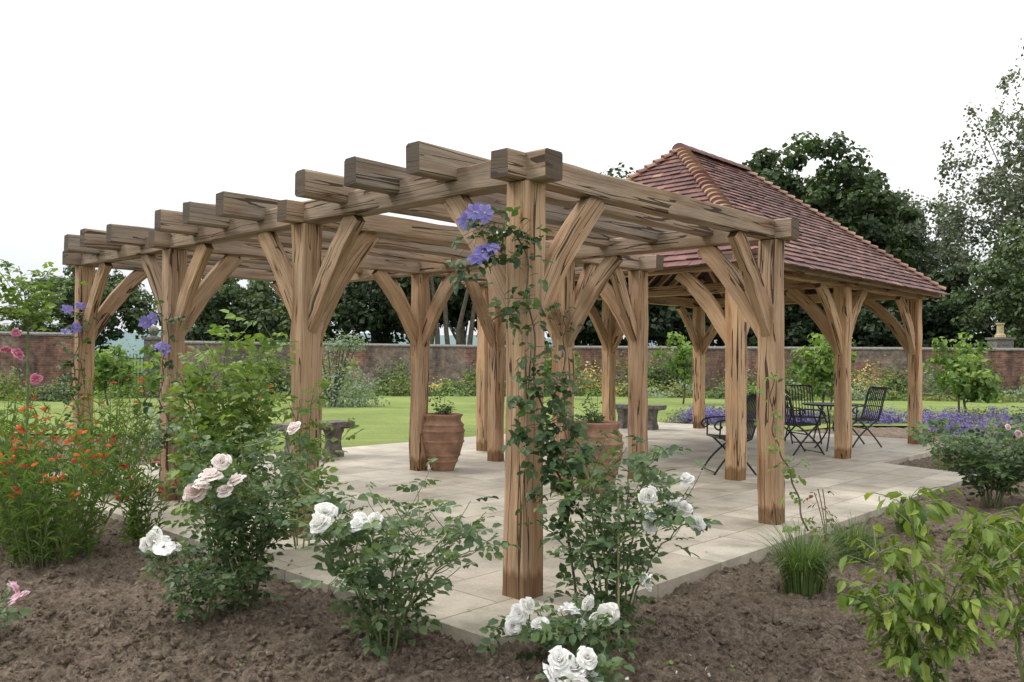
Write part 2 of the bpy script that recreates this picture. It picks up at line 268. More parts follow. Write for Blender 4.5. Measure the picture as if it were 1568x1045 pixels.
# ------------------------------------------------------------ oak structure frame
TH=.8108; PX,PY=.0768,4.993; s=2.3475; r=3.1535; H=2.443; b4=4.517; A1,A2=1.508,5.719; B1,B2,B3=5.312,8.434,11.506; H2=2.472
def SW(bb,aa,z=0): return np.array((PX+bb*math.cos(TH)-aa*math.sin(TH),PY+bb*math.sin(TH)+aa*math.cos(TH),z))
pav=[(-.68,-.43),(7.9,-.40),(8.3,.9),(12.3,.9),(12.3,7.5),(-.68,7.5)]
b=Buf(); n=len(pav); V=[(x,y,0) for x,y in pav]+[(x,y,-.15) for x,y in pav]
b.add(V,[list(range(n))]+[[k,k+n,(k+1)%n+n,(k+1)%n] for k in range(n)]); o=b.build('patio',[M_PAVE]); o.location=(PX,PY,0); o.rotation_euler=(0,0,TH)
def sweep(b,pts,side,ws,hs,tone,ch=.009,wob=.0025,m=(0,1)):
    pts=np.asarray(pts,float); k=len(pts); T=nrm(np.gradient(pts,axis=0)); side=nrm(np.asarray(side,float)); V=[]
    ws=np.broadcast_to(ws,(k,));hs=np.broadcast_to(hs,(k,)); uo=R0.uniform(0,50);vo=R0.uniform(0,50)
    cum=np.concatenate([[0],np.cumsum(np.linalg.norm(np.diff(pts,axis=0),axis=1))])
    for i in range(k):
        up=nrm(np.cross(T[i],side)); a=ws[i]/2;c=hs[i]/2; cc=ch*R0.uniform(.5,1.6)
        for u,v in ((a-cc,-c),(a,-c+cc),(a,c-cc),(a-cc,c),(-a+cc,c),(-a,c-cc),(-a,-c+cc),(-a+cc,-c)):
            V.append(pts[i]+side*(u+R0.normal()*wob)+up*(v+R0.normal()*wob))
    w0,h0=ws.mean(),hs.mean(); vv=np.cumsum([0,ch*1.4,h0,ch*1.4,w0,ch*1.4,h0,ch*1.4,w0])
    F=[];U=[];MI=[]
    for i in range(k-1):
        for q in range(8):
            F.append([i*8+q,i*8+(q+1)%8,(i+1)*8+(q+1)%8,(i+1)*8+q]); U.append([(uo+cum[i],vo+vv[q]),(uo+cum[i],vo+vv[q+1]),(uo+cum[i+1],vo+vv[q+1]),(uo+cum[i+1],vo+vv[q])]); MI.append(m[0])
    cap=[(.0,0),(.02,.02),(.02,.15),(0,.17),(-.12,.17),(-.14,.15),(-.14,.02),(-.12,0)]
    F.append(list(range(8))[::-1]);U.append([(uo+x,vo+y) for x,y in cap][::-1]);MI.append(m[1])
    F.append([(k-1)*8+q for q in range(8)]);U.append([(uo+x,vo+y) for x,y in cap]);MI.append(m[1])
    b.add(V,F,tone,MI,U)
def timber(b,p0,p1,w_,h_,tone,side=None,**kw):
    p0=np.asarray(p0,float);p1=np.asarray(p1,float); d=p1-p0; L=np.linalg.norm(d); k=max(2,int(L/.3)+1)
    if side is None: side=(1,0,0) if abs(d[2])>.9*L else np.cross(d,(0,0,1))
    sweep(b,p0+(p1-p0)*np.linspace(0,1,k)[:,None],side,w_,h_,tone,**kw)
def brace(b,x,y,z,d,tone,w_=.155,t=.078,dx=.66,dz=.84):
    d=np.array((d[0],d[1],0.)); o=np.array((x,y,z))
    f=R0.uniform(.93,1.07); cj=R0.uniform(-.025,.025); P=[o+d*u+np.array((0,0,v)) for u,v in bez((.04,-dz*f),(.275+cj,-.375+cj),(dx*f,.01),10)]
    ws=np.interp(np.linspace(0,1,10),[0,.2,.6,1],[.11,w_,w_*1.08,w_*1.0]); sweep(b,P,np.cross(d,(0,0,1)),t,ws,tone,ch=.006)
G=lambda a,c:R0.uniform(a,c)
perg=empty('oak_pergola',(PX,PY,0),TH)
bp=Buf()
posts=[(0,0),(0,s),(0,2*s),(0,3*s),(r,0),(r,s),(r,2*s),(r,3*s),(b4,s),(b4,2*s)]
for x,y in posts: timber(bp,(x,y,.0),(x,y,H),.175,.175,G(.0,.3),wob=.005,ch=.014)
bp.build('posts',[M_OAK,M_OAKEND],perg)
bb=Buf()
for x,y0,y1 in ((0,-.22,3*s+.22),(r,-.22,3*s+.22),(b4,s-.3,2*s+.3)): timber(bb,(x,y0,H+.087),(x,y1,H+.087),.15,.17,G(.55,.75))
for y,x1 in ((0,r+.22),(s,b4+.22),(2*s,b4+.22),(3*s,r+.22)): timber(bb,(-.23,y,H+.088),(x1,y,H+.088),.14,.16,G(.5,.7))
bb.build('beams',[M_OAK,M_OAKEND],perg)
br=Buf()
for bay in range(3):
    for q in (.25,.5,.75):
        y=(bay+q)*s; timber(br,(-.42+G(-.03,.03),y,2.625+G(-.004,.004)),((b4+.3 if bay==1 else r+.35),y,2.625),.13,.185,G(.5,.95),ch=.012)
br.build('rafters',[M_OAK,M_OAKEND],perg)
bc=Buf()
for x,y in posts:
    for dx,dy in ((1,0),(-1,0),(0,1),(0,-1)):
        ok=False
        for X2,Y2 in posts:
            if (X2,Y2)==(x,y): continue
            if dx and abs(Y2-y)<.01 and (X2-x)*dx>.5: ok=True
            if dy and abs(X2-x)<.01 and (Y2-y)*dy>.5: ok=True
        if ok:
            dd=.5 if dx and ((x==r and dx>0) or (x==b4)) else .66
            brace(bc,x,y,H,(dx,dy),G(.0,.4),dx=dd)
bc.build('braces',[M_OAK,M_OAKEND],perg)
# ------------------------------------------------------------ pavilion
pvn=empty('oak_pavilion',(PX,PY,0),TH); bp=Buf()
PP=[(x,y) for x in (B1,B2,B3) for y in (A1,A2)]
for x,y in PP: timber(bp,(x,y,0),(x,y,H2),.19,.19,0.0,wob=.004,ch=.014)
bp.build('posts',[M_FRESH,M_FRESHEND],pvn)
bb=Buf()
for y in (A1,A2): timber(bb,(B1-.22,y,H2+.09),(B3+.22,y,H2+.09),.15,.175,.25)
for x in (B1,B2,B3): timber(bb,(x,A1-.2,H2+.092),(x,A2+.2,H2+.092),.145,.165,.25)
for x,y in PP:
    for dx,dy in ((1,0),(-1,0),(0,1),(0,-1)):
        if (dx==1 and x==B3)or(dx==-1 and x==B1)or(dy==1 and y==A2)or(dy==-1 and y==A1): continue
        brace(bb,x,y,H2,(dx,dy),.1,w_=.17,t=.08,dx=.78,dz=.92)
bb.build('plates_and_braces',[M_FRESH,M_FRESHEND],pvn)
E0,E1=A1-.33,A2+.33; X0,X1=B1-.12,B3+.27; RC=(A1+A2)/2; RX0,RX1=7.45,9.42; ZE=2.60; ZR=4.62
ec=[(X0,E0,ZE),(X1,E0,ZE),(X1,E1,ZE),(X0,E1,ZE)]; rg=[(RX0,RC,ZR),(RX1,RC,ZR)]
faces=[(ec[0],ec[1],rg[0],rg[1]),(ec[1],ec[2],rg[1],rg[1]),(ec[2],ec[3],rg[1],rg[0]),(ec[3],ec[0],rg[0],rg[0])]
bt=Buf(); bd=Buf(); brf=Buf()
for e0,e1,r0,r1 in faces:
    e0,e1,r0,r1=map(lambda v:np.array(v,float),(e0,e1,r0,r1)); U=nrm(e1-e0); mid=(r0+r1)/2; up=mid-e0; up=nrm(up-np.dot(up,U)*U); Nn=np.cross(U,up)
    if Nn[2]<0: Nn=-Nn
    SL=np.dot(r0-e0,up); W=np.linalg.norm(e1-e0); l0=np.dot(r0-e0,U); l1=np.dot(r1-e0,U); g=.125; rows=int(SL/g)+1
    for k in range(-1,rows):
        d0=k*g-.02; d1=min(d0+g*1.35,SL); dm=max(d0,0); xl=l0*dm/SL; xr=W+(l1-W)*dm/SL
        off=(k%2)*.0825; x=xl-((xl-off)%.165)
        rowt=R0.normal(0,.07); rowj=R0.normal()*.002
        while x<xr:
            a=max(x,xl)+.0012; c=min(x+.165,xr)-.0012; x+=.165
            if c-a<.02: continue
            hh=.054+R0.normal()*.003; h1=.008; th=.018; jj=rowj+R0.normal()*.002; tt=R0.normal()*.002
            P=lambda u,v,h: e0+U*u+up*v+Nn*h
            xa=a+(l0/SL)*(d1-dm)*(1 if a-xl<.01 else 0); xc=c+((l1-W)/SL)*(d1-dm)*(1 if xr-c<.01 else 0)
            if xc<=xa: xc=xa=(xa+xc)/2
            V=[P(a,d0+jj,hh+tt),P(c,d0+jj,hh-tt),P(xc,d1,h1+th),P(xa,d1,h1+th),P(a,d0+jj,hh-th+tt),P(c,d0+jj,hh-th-tt),P(xc,d1,h1),P(xa,d1,h1)]
            bt.add(V,[[0,1,2,3],[4,5,1,0],[5,6,2,1],[7,4,0,3],[7,6,5,4]],float(np.clip(R0.normal(.42+rowt,.22),0,.92)))
    bd.add([e0,e1,r1-Nn*0,r0],[[0,1,2,3]] if np.linalg.norm(r0-r1)>.01 else [[0,1,2]],.6,0,None)
    u=.2
    while u<W-.1:
        if u<l0: t=u/l0
        elif u>l1: t=(W-u)/(W-l1)
        else: t=1
        if t>.12: timber(brf,e0+U*u-Nn*.075+up*.02,e0+U*u-Nn*.075+up*(SL*t-.08),.06,.10,.3,side=U,ch=.003)
        u+=.42
    timber(brf,e0-Nn*.02-np.array((0,0,.02)),e1-Nn*.02-np.array((0,0,.02)),.03,.13,.5,side=nrm(np.cross(U,(0,0,1))),ch=.003)
for e,rr in ((ec[0],rg[0]),(ec[1],rg[1]),(ec[2],rg[1]),(ec[3],rg[0])):
    e=np.array(e,float);rr=np.array(rr,float);d=rr-e;L=np.linalg.norm(d);d=nrm(d);sd_=nrm(np.cross(d,(0,0,1)));up=np.cross(sd_,d)
    k=0
    while k*.15<L-.05:
        p=e+d*(k*.15); V=[]
        for (t,rad,lift) in ((-.01,.125,.065),(.20,.085,.03)):
            for q in range(9):
                an=math.pi*q/8; V.append(p+d*t+sd_*math.cos(an)*rad+up*(math.sin(an)*rad*.62+lift-.035))
        F=[[q,q+1,10+q,9+q] for q in range(8)]+[list(range(9))]
        bt.add(V,F,float(np.clip(R0.normal(.88,.09),0,1))); k+=1
x=RX0-.08
while x<RX1+.05:
    V=[]
    for t in (0,.3):
        for q in range(9):
            an=math.pi*q/8; V.append((x+t,RC+math.cos(an)*.12,ZR+.02+math.sin(an)*.095+(.006 if t==0 else 0)))
    bt.add(V,[[q,q+1,10+q,9+q] for q in range(8)]+[list(range(9)),list(range(9,18))],float(R0.uniform(.3,.7))); x+=.302
bt.build('roof_tiles',[M_TILE],pvn); bd.build('roof_deck',[M_OAK],pvn); brf.build('roof_rafters',[M_FRESH,M_FRESHEND],pvn)
# ------------------------------------------------------------ foliage templates
LV=np.array([(0,0,0),(.3,.5,.07),(.7,.40,.03),(1,0,-.16),(.7,-.40,.03),(.3,-.5,.07),(.3,0,-.02),(.7,0,-.05)]); LF=[(0,6,1),(1,6,7,2),(2,7,3),(0,5,6),(6,5,4,7),(7,4,3)]
QV=np.array([(-.5,-.1,0),(-.05,-.45,.1),(.5,.05,-.05),(.0,.42,.08)]); QF=[(0,1,2,3)]
def leaves(b,pos,D,up,L,W,tone,mat=0):
    D=nrm(D); Y=nrm(np.cross(up,D)); Z=np.cross(D,Y); L=np.broadcast_to(L,(len(pos),)); sc=np.stack([L,L*W,L],1); b.inst(LV,LF,pos,D,Y,Z,sc,tone,mat)
def petioles(b,P,D,rng,ll,tone0,mat=0,W=.68,nl=5,pl=2.3):
    P=np.asarray(P);D=nrm(np.asarray(D)); n=len(P)
    if n==0:return
    up=np.tile((0,0,1.),(n,1))+rng.normal(0,.35,(n,3)); Y=nrm(np.cross(up,D)); Z=np.cross(D,Y)
    l=ll*rng.uniform(.65,1.25,n); t=np.clip(tone0+rng.normal(0,.24,n),0,1)
    spec=[(1.0,0,1.15),(.72,1,1),(.72,-1,1)]+([(.4,1,.85),(.4,-1,.85)] if nl==5 else [])
    for a,sg,sz_ in spec:
        pos=P+D*(a*pl*l)[:,None]-np.array((0,0,1.))*(a*a*.35*l)[:,None]
        dd=D*(1 if sg==0 else .45)+Y*sg*.9+rng.normal(0,.15,(n,3))-np.array((0,0,.25))
        leaves(b,pos,dd,Z+rng.normal(0,.28,(n,3)),l*sz_,W,np.clip(t+rng.normal(0,.1,n),0,1),mat)
def bloom_template(seed=0):
    rng=np.random.default_rng(seed); V=[];F=[]
    for j,(n,ra,rb,h0,h1,curl) in enumerate([(3,.08,.20,.1,.50,0),(4,.16,.40,.05,.56,.03),(5,.2,.64,.0,.50,.08),(6,.2,.86,-.04,.34,.12),(7,.18,1.05,-.1,.10,.16)]):
        ph0=rng.uniform(0,6)
        for k in range(n):
            c=ph0+2*math.pi*k/n+rng.normal(0,.14); hw=math.pi/n*1.25; base=len(V); dz=rng.normal(0,.07); rs=rng.uniform(.84,1.12)
            for v in (0,.4,.75,1.0):
                for u in (-1,-.35,.35,1):
                    rho=ra+(rb*rs-ra)*v**.8; wd=hw*(.45+.6*math.sin(min(v,.8)/.8*math.pi/2)); z=h0+(h1-h0+dz)*v-curl*(v>.9)-.08*(abs(u)>.9)*(v>.9)
                    rho*=1-.08*(u*u); an=c+u*wd; nz=rng.normal(0,.04)*v
                    V.append((math.cos(an)*(rho+nz),math.sin(an)*(rho+nz),z+nz))
            for a in range(3):
                for q in range(3): i0=base+a*4+q; F.append((i0,i0+1,i0+5,i0+4))
    return np.array(V),F
BT=[bloom_template(i) for i in range(6)]
def blooms(b,P,rad,rng,mat,face=(0,-.6,.7)):
    P=np.asarray(P,float).reshape(-1,3)
    for i,p in enumerate(P):
        Z=nrm(np.array(face)+rng.normal(0,.5,3)); X=nrm(np.cross(Z,rng.normal(size=3))); Y=np.cross(Z,X); tv,tf=BT[i%6]; rr=rad*rng.uniform(.7,1.15)
        b.inst(tv,tf,p[None]-Z[None]*rr*.3,X[None],Y[None],Z[None],np.array([[rr,rr*rng.uniform(.85,1),rr*rng.uniform(.8,1.3)]]),float(rng.uniform(.5,1)),mat)
def clematis(b,p,rad,rng,mat,matc):
    Z=nrm(np.array((0,-1,.3))+rng.normal(0,.45,3)); X=nrm(np.cross(Z,rng.normal(size=3))); Y=np.cross(Z,X); p=np.asarray(p,float)
    for k in range(7):
        an=2*math.pi*k/7; D=X*math.cos(an)+Y*math.sin(an); leaves(b,(p+D*.1*rad)[None],(D+Z*rng.uniform(-.15,.25))[None],Z[None],rad*rng.uniform(.85,1.1),.72,float(rng.uniform(.2,1)),mat)
    b.inst(IV,IF,(p+Z*.006)[None],X[None],Y[None],Z[None],np.array([rad*.13]),.6,matc)
def rose(name,x,y,h,spread,nc,seed,ll=.045,leafm=M_ROSE,bl=(),brad=.055,blm=M_WHITE,tone=.5,shoots=5,dens=.05,lean=(0,0),bare=.25,face=(0,-.6,.7),droop=0):
    rng=np.random.default_rng(seed); b=Buf(); z0=-.07; ends=[]; PP=[];DD=[]
    for c in range(nc):
        az=2*math.pi*(c+rng.random()*.8)/nc; dv=np.array((math.cos(az),math.sin(az),0)); sp=spread*rng.uniform(.35,1.05); hh=h*rng.uniform(.5,1.02)
        p0=np.array((x,y,z0))+dv*.06; p2=np.array((x+lean[0],y+lean[1],z0))+dv*sp+np.array((0,0,hh*(1-droop*rng.random()))); cc=p0+dv*sp*.2+np.array((lean[0]*.3,lean[1]*.3,hh*.75))
        pts=bez(p0,cc,p2,14)+rng.normal(0,.006,(14,3)); tube(b,pts,np.linspace(.0065,.0028,14),.4,1,5)
        ends.append(pts[-1]); ts=rng.uniform(.3,1,shoots)
        def addleaf(q,i0):
            L=np.linalg.norm(np.diff(q,axis=0),axis=1); tot=L.sum(); n=max(1,int(tot/dens)); cum=np.concatenate([[0],np.cumsum(L)])
            for d in np.linspace(i0*tot,tot,n):
                pt=np.array([np.interp(d,cum,q[:,k]) for k in range(3)]); a=rng.uniform(0,2*math.pi); PP.append(pt); DD.append((math.cos(a),math.sin(a),rng.uniform(-.1,.7)))
        addleaf(pts,bare)
        for t in ts:
            i=int(t*13); st=pts[i]; a=rng.uniform(0,2*math.pi); L=rng.uniform(.12,.34)*min(1,h); e=st+np.array((math.cos(a)*L*.7,math.sin(a)*L*.7,L*rng.uniform(.1,1)))
            q=bez(st,(st+e)/2+np.array((0,0,-.03)),e,6); tube(b,q,np.linspace(.003,.0018,6),.5,1,4); addleaf(q,.1); ends.append(e)
    petioles(b,PP,DD,rng,ll,tone,0)
    bl=np.asarray(bl,float).reshape(-1,3)
    if len(bl):
        E=np.array(ends)
        for p in bl:
            i=np.argmin(np.linalg.norm(E-p,axis=1)+.6*np.maximum(0,E[:,2]-p[2]+.05)); e=E[i]; q=bez(e,(e+p)/2+np.array((0,0,-.04)),p,6); tube(b,q,.0028,.5,1,4)
            petioles(b,list(q[1:4]),[(rng.normal(),rng.normal(),.3) for _ in range(3)],rng,ll,tone)
        blooms(b,bl,brad,rng,2,face)
    return b.build(name,[leafm,M_STEM,blm],loc=(x,y,z0))
rose('rose_bush',-1.55,4.9,1.0,.42,13,11,.047,bl=[(-1.505,4.36,.86),(-1.43,4.36,.77),(-1.61,4.38,.74),(-1.55,4.32,.80),(-1.66,4.4,.70),(-1.48,4.34,.72),(-1.2,4.6,1.02)],blm=M_BLUSH,brad=.064,dens=.052,shoots=6,bare=.1)
rose('rose_bush',-1.72,4.65,.44,.28,7,12,.045,bl=[(-1.79,4.32,.47),(-1.71,4.30,.44),(-1.84,4.32,.46),(-1.75,4.26,.42),(-1.88,4.36,.43)],brad=.052,dens=.052)
rose('climbing_rose',-2.05,5.9,1.75,.48,12,13,.062,leafm=M_ROSEL,tone=.6,dens=.06,shoots=8)
rose('climbing_rose',-1.55,6.2,1.35,.28,5,23,.055,leafm=M_ROSEL,tone=.5,dens=.07,shoots=5)
rose('rose_bush',-.63,4.2,1.0,.88,15,14,.050,bl=[(-.863,3.9,.69),(-.68,3.88,.667),(-.91,3.9,.615),(-.70,3.82,.65),(-.88,3.85,.65),(-.62,3.86,.66)],brad=.05,tone=.55,dens=.066,shoots=4,bare=.1,droop=.45)
rose('rose_bush',.55,4.45,1.05,.46,11,15,.050,bl=[(.665,4.05,.748),(.674,4.02,.614),(.668,4.0,.67),(.85,4.1,.684),(.914,4.1,.605),(.866,4.15,.822),(.626,3.95,.38),(.65,3.95,.36),(.80,4.1,.70)],brad=.044,tone=.5,dens=.062,shoots=5,bare=.1)
rose('rose_bush',.30,4.15,.30,.36,8,16,.046,bl=[(.40,3.95,.19),(.28,3.95,.24),(.45,3.92,.22),(.34,3.9,.17),(.04,3.85,.235),(.09,3.85,.28),(.02,3.83,.19),(.13,3.82,.21),(.37,3.93,.26)],brad=.053,lean=(.0,-.1),tone=.55,dens=.065)
rose('rose_bush',.32,3.65,.22,.18,4,17,.046,bl=[(.26,3.42,.16),(.18,3.38,.14),(.316,3.42,.20),(.33,3.42,.11),(.23,3.34,.10),(.20,3.42,.19),(.28,3.36,.12)],brad=.055,tone=.55,dens=.07)
rose('pink_rose_bush',4.85,8.5,.92,.75,18,18,.06,bl=[(4.62,7.8,.80),(4.72,7.8,.74),(5.15,8.0,.72)],blm=M_LPINK,brad=.042,dens=.055,tone=.45)
rose('pink_rose_bush',6.0,9.0,1.0,.8,14,19,.06,bl=[(5.4,8.3,.8)],blm=M_LPINK,dens=.06,tone=.45,brad=.045)
rose('pink_rose_bush',-2.8,4.35,.28,.25,5,20,.045,bl=[(-2.42,4.12,.27),(-2.40,4.1,.23)],blm=M_LPINK,brad=.055)
def standard(name,x,y,h,seed,bl):
    rng=np.random.default_rng(seed); b=Buf(); tube(b,[(x,y,-.08),(x+.01,y,h*.5),(x,y,h-.35)],[.014,.012,.01],.5,1,7); PP=[];DD=[]
    for c in range(18):
        a=rng.uniform(0,6.28);st=np.array((x,y,h-.4)); e=st+np.array((math.cos(a)*.42*rng.random()**.5,math.sin(a)*.38,rng.uniform(-.05,.6))); q=bez(st,(st+e)/2+(0,0,.15),e,8); tube(b,q,.003,.5,1,4)
        for p in q[2:]:
            for _ in range(2): PP.append(p);DD.append((rng.normal(),rng.normal(),.3))
    petioles(b,PP,DD,rng,.055,.5); blooms(b,bl,.055,rng,2); b.build(name,[M_ROSEL,M_STEM,M_PINK],loc=(x,y,-.08))
standard('standard_rose',-4.45,7.7,2.05,21,[(-4.38,7.4,1.6),(-4.46,7.4,1.46),(-4.32,7.35,1.42),(-4.2,7.4,1.2)])
def climber(name,path,n,rad,ll,seed,cl=(),mat=M_VINE,dens=None,crad=.056,extra=(),tone=.45):
    rng=np.random.default_rng(seed); b=Buf(); P=smoothpath(path,40); loc=P[0]; wv=P+np.stack([.015*np.sin(np.arange(40)*.9),.015*np.cos(np.arange(40)*.8),np.zeros(40)],1); tube(b,wv,np.linspace(.009,.004,40),.5,1,6)
    ps=[];ds=[]
    for i in range(n):
        t=rng.random() if dens is None else np.interp(rng.random(),np.cumsum(dens)/sum(dens),np.linspace(0,1,len(dens)))
        p=P[int(t*39)]; o=rng.normal(0,1,3)*rad*np.array((1,.55,1)); o[1]=-abs(o[1]); ps.append(p+o); ds.append((rng.normal(),-abs(rng.normal())*.8,rng.normal()*.5-.25))
    for c,nn,rr in extra:
        for i in range(nn): ps.append(np.array(c)+rng.normal(0,1,3)*rr*np.array((1,.4,1))); ds.append((rng.normal(),-abs(rng.normal())*.8,rng.normal()*.5-.2))
    petioles(b,ps,ds,rng,ll,tone,0,W=.75,nl=3,pl=1.5)
    for q in ps[::4]:
        j=np.argmin(np.linalg.norm(P-q,axis=1)); tube(b,bez(P[j],(P[j]+q)/2+rng.normal(0,.02,3),q,5),.0016,.5,1,4,False)
    for c in cl: clematis(b,c,crad,rng,2,3)
    b.build(name,[mat,M_VBARK,M_PURP,M_YEL],loc=loc)
climber('clematis_climber',[(.36,4.72,-.06),(.33,4.76,.5),(.22,4.80,.9),(.14,4.84,1.3),(.10,4.85,1.75),(.04,4.84,2.1),(-.12,4.86,2.2)],115,.06,.052,31,cl=[(-.22,4.75,2.23),(-.26,4.77,2.18),(-.16,4.72,2.22),(-.17,4.72,2.00),(-.12,4.74,2.03),(-.2,4.74,1.97)],crad=.057,extra=[((-.17,4.82,2.08),40,.09),((-.05,4.82,1.7),14,.06),((.28,4.75,.95),70,.10),((.27,4.75,.65),36,.09),((.2,4.78,1.25),36,.08)])
for i,(yy,cl) in enumerate(((2*s,[(-3.45,8.02,1.76),(-3.30,8.0,1.46),(-3.36,8.02,1.50),(-3.5,8.0,1.72)]),(3*s,[(-5.1,9.6,1.93),(-5.0,9.6,1.72),(-5.12,9.62,1.68),(-4.95,9.6,1.97)]))):
    q=SW(0,yy); climber('clematis_climber',[q+(.15,-.2,-.05),q+(.1,-.16,.5),q+(-.05,-.15,1.0),q+(0,-.15,1.5),q+(.03,-.14,1.9)],80,.08,.055,40+i,cl=cl,crad=.065)
q=SW(r,0); climber('climbing_rose',[q+(.2,-.35,-.05),q+(.12,-.2,.4),q+(-.02,-.14,.8),q+(-.03,-.14,1.3)],42,.06,.05,43,mat=M_ROSEL,tone=.5)
q=SW(r,s); climber('climbing_rose',[q+(.1,-.2,-.0),q+(0,-.15,.8),q+(0,-.15,1.6),q+(0,-.15,1.9)],40,.05,.045,45)
rng=np.random.default_rng(5); b=Buf(); base=SW(r,0)+(.25,-.6,-.06)
for k in range(3):
    e=base+(rng.normal(0,.06),rng.normal(0,.05),rng.uniform(.35,.55)); q=bez(base,(base+e)/2+(.03,0,0),e,6); tube(b,q,.004,.5,1,4); petioles(b,list(q[2:]),[(rng.normal(),rng.normal(),-.4) for _ in range(4)],rng,.04,.5,nl=3)
b.build('withered_rose',[M_DRY,M_VBARK],loc=base)
def limeshrub(name,x,y,specs,seed,ll=.082,mat=M_LIME):
    rng=np.random.default_rng(seed); b=Buf()
    for dx,dy,h in specs:
        p0=np.array((x,y,-.08)); e=p0+(dx,dy,h); q=bez(p0,p0+(dx*.3,dy*.3,h*.8),e,18)+rng.normal(0,.005,(18,3)); tube(b,q,np.linspace(.007,.003,18),.4,1,5)
        for i in range(4,18):
            for _ in range(2):
                a=rng.uniform(0,6.28); L=rng.uniform(.05,.18); tip=q[i]+np.array((math.cos(a)*L,math.sin(a)*L,L*.4)); tube(b,bez(q[i],(q[i]+tip)/2+(0,0,.02),tip,4),.0018,.6,1,4,False)
                n=5; pos=q[i]+(tip-q[i])*np.linspace(.3,1,n)[:,None]; D=np.stack([math.cos(a)+rng.normal(0,.8,n),math.sin(a)+rng.normal(0,.8,n),-.95+rng.normal(0,.4,n)],1)
                leaves(b,pos,D,np.tile((0,0,1.),(n,1))+rng.normal(0,.4,(n,3)),ll*rng.uniform(.4,1.15,n),rng.uniform(.36,.5),np.clip(rng.normal(.45,.3,n),0,1))
    b.build(name,[mat,M_STEM],loc=(x,y,-.08))
limeshrub('young_cherry_shrub',1.68,3.45,[(-.02,.05,.92),(-.25,-.05,.55),(.12,0,.5),(.34,.1,.74),(-.15,.1,.7),(.5,.0,.78)],50)
limeshrub('young_cherry_shrub',2.28,3.75,[(-.05,.05,.75),(.2,-.05,.85),(-.25,-.1,.80)],51)
def tuft(name,x,y,h,n,seed,sp=.18,mat=M_GRASSB):
    rng=np.random.default_rng(seed); b=Buf()
    for i in range(n):
        a=rng.uniform(0,6.28); s0=rng.random()*sp*.5; hh=h*rng.uniform(.5,1.05); d=np.array((math.cos(a),math.sin(a),0)); p=np.array((x,y,-.08))+d*s0; e=p+d*hh*rng.uniform(.15,1.1)+np.array((0,0,hh*rng.uniform(.45,1))); q=bez(p,p+d*.05*hh+np.array((0,0,hh*.8)),e,5); sd_=np.cross(d,(0,0,1))*.003
        V=[];wd=[1,1,.85,.6,.1]
        for k in range(5): V+=[q[k]-sd_*wd[k],q[k]+sd_*wd[k]]
        b.add(V,[[2*k,2*k+1,2*k+3,2*k+2] for k in range(4)],float(rng.random()))
    b.build(name,[mat],loc=(x,y,-.08))
tuft('grass_tuft',1.88,5.4,.46,750,60,.26); tuft('grass_tuft',2.5,6.15,.38,480,61,.22); tuft('grass_tuft',3.4,7.2,.36,320,62); tuft('grass_tuft',-6.6,10.5,.55,260,63,.3)
rng=np.random.default_rng(66); b=Buf()
for i in range(90):
    x=rng.uniform(-3.5,4.5); y=rng.uniform(3.0,7.0)
    uu=(x-PX)*math.cos(TH)+(y-PY)*math.sin(TH); vv=-(x-PX)*math.sin(TH)+(y-PY)*math.cos(TH)
    if vv>-.6 and uu>-.9: continue
    n=6; a=rng.uniform(0,6.28,n); leaves(b,np.tile((x,y,float(soilz(np.array(x),np.array(y)))),(n,1)),np.stack([np.cos(a),np.sin(a),rng.uniform(.2,.9,n)],1),np.tile((0,0,1.),(n,1))+rng.normal(0,.2,(n,3)),rng.uniform(.012,.032),.55,rng.random(n))
b.build('seedling_weeds',[M_ROSEL])
b=Buf(); n=160; x=rng.uniform(-3.5,4.5,n); y=rng.uniform(2.6,6.8,n); a=rng.uniform(0,6.28,n); leaves(b,np.stack([x,y,np.maximum(soilz(x,y),np.where((-(x-PX)*math.sin(TH)+(y-PY)*math.cos(TH)>-.43)&((x-PX)*math.cos(TH)+(y-PY)*math.sin(TH)>-.68),.002,-1))+.006],1),np.stack([np.cos(a),np.sin(a),rng.normal(0,.25,n)],1),np.tile((0,0,1.),(n,1))+rng.normal(0,.3,(n,3)),rng.uniform(.012,.035,n),.6,rng.random(n))
b.build('fallen_leaves',[leaf_mat('fallen_leaf',(.12,.07,.03),(.34,.27,.12))])
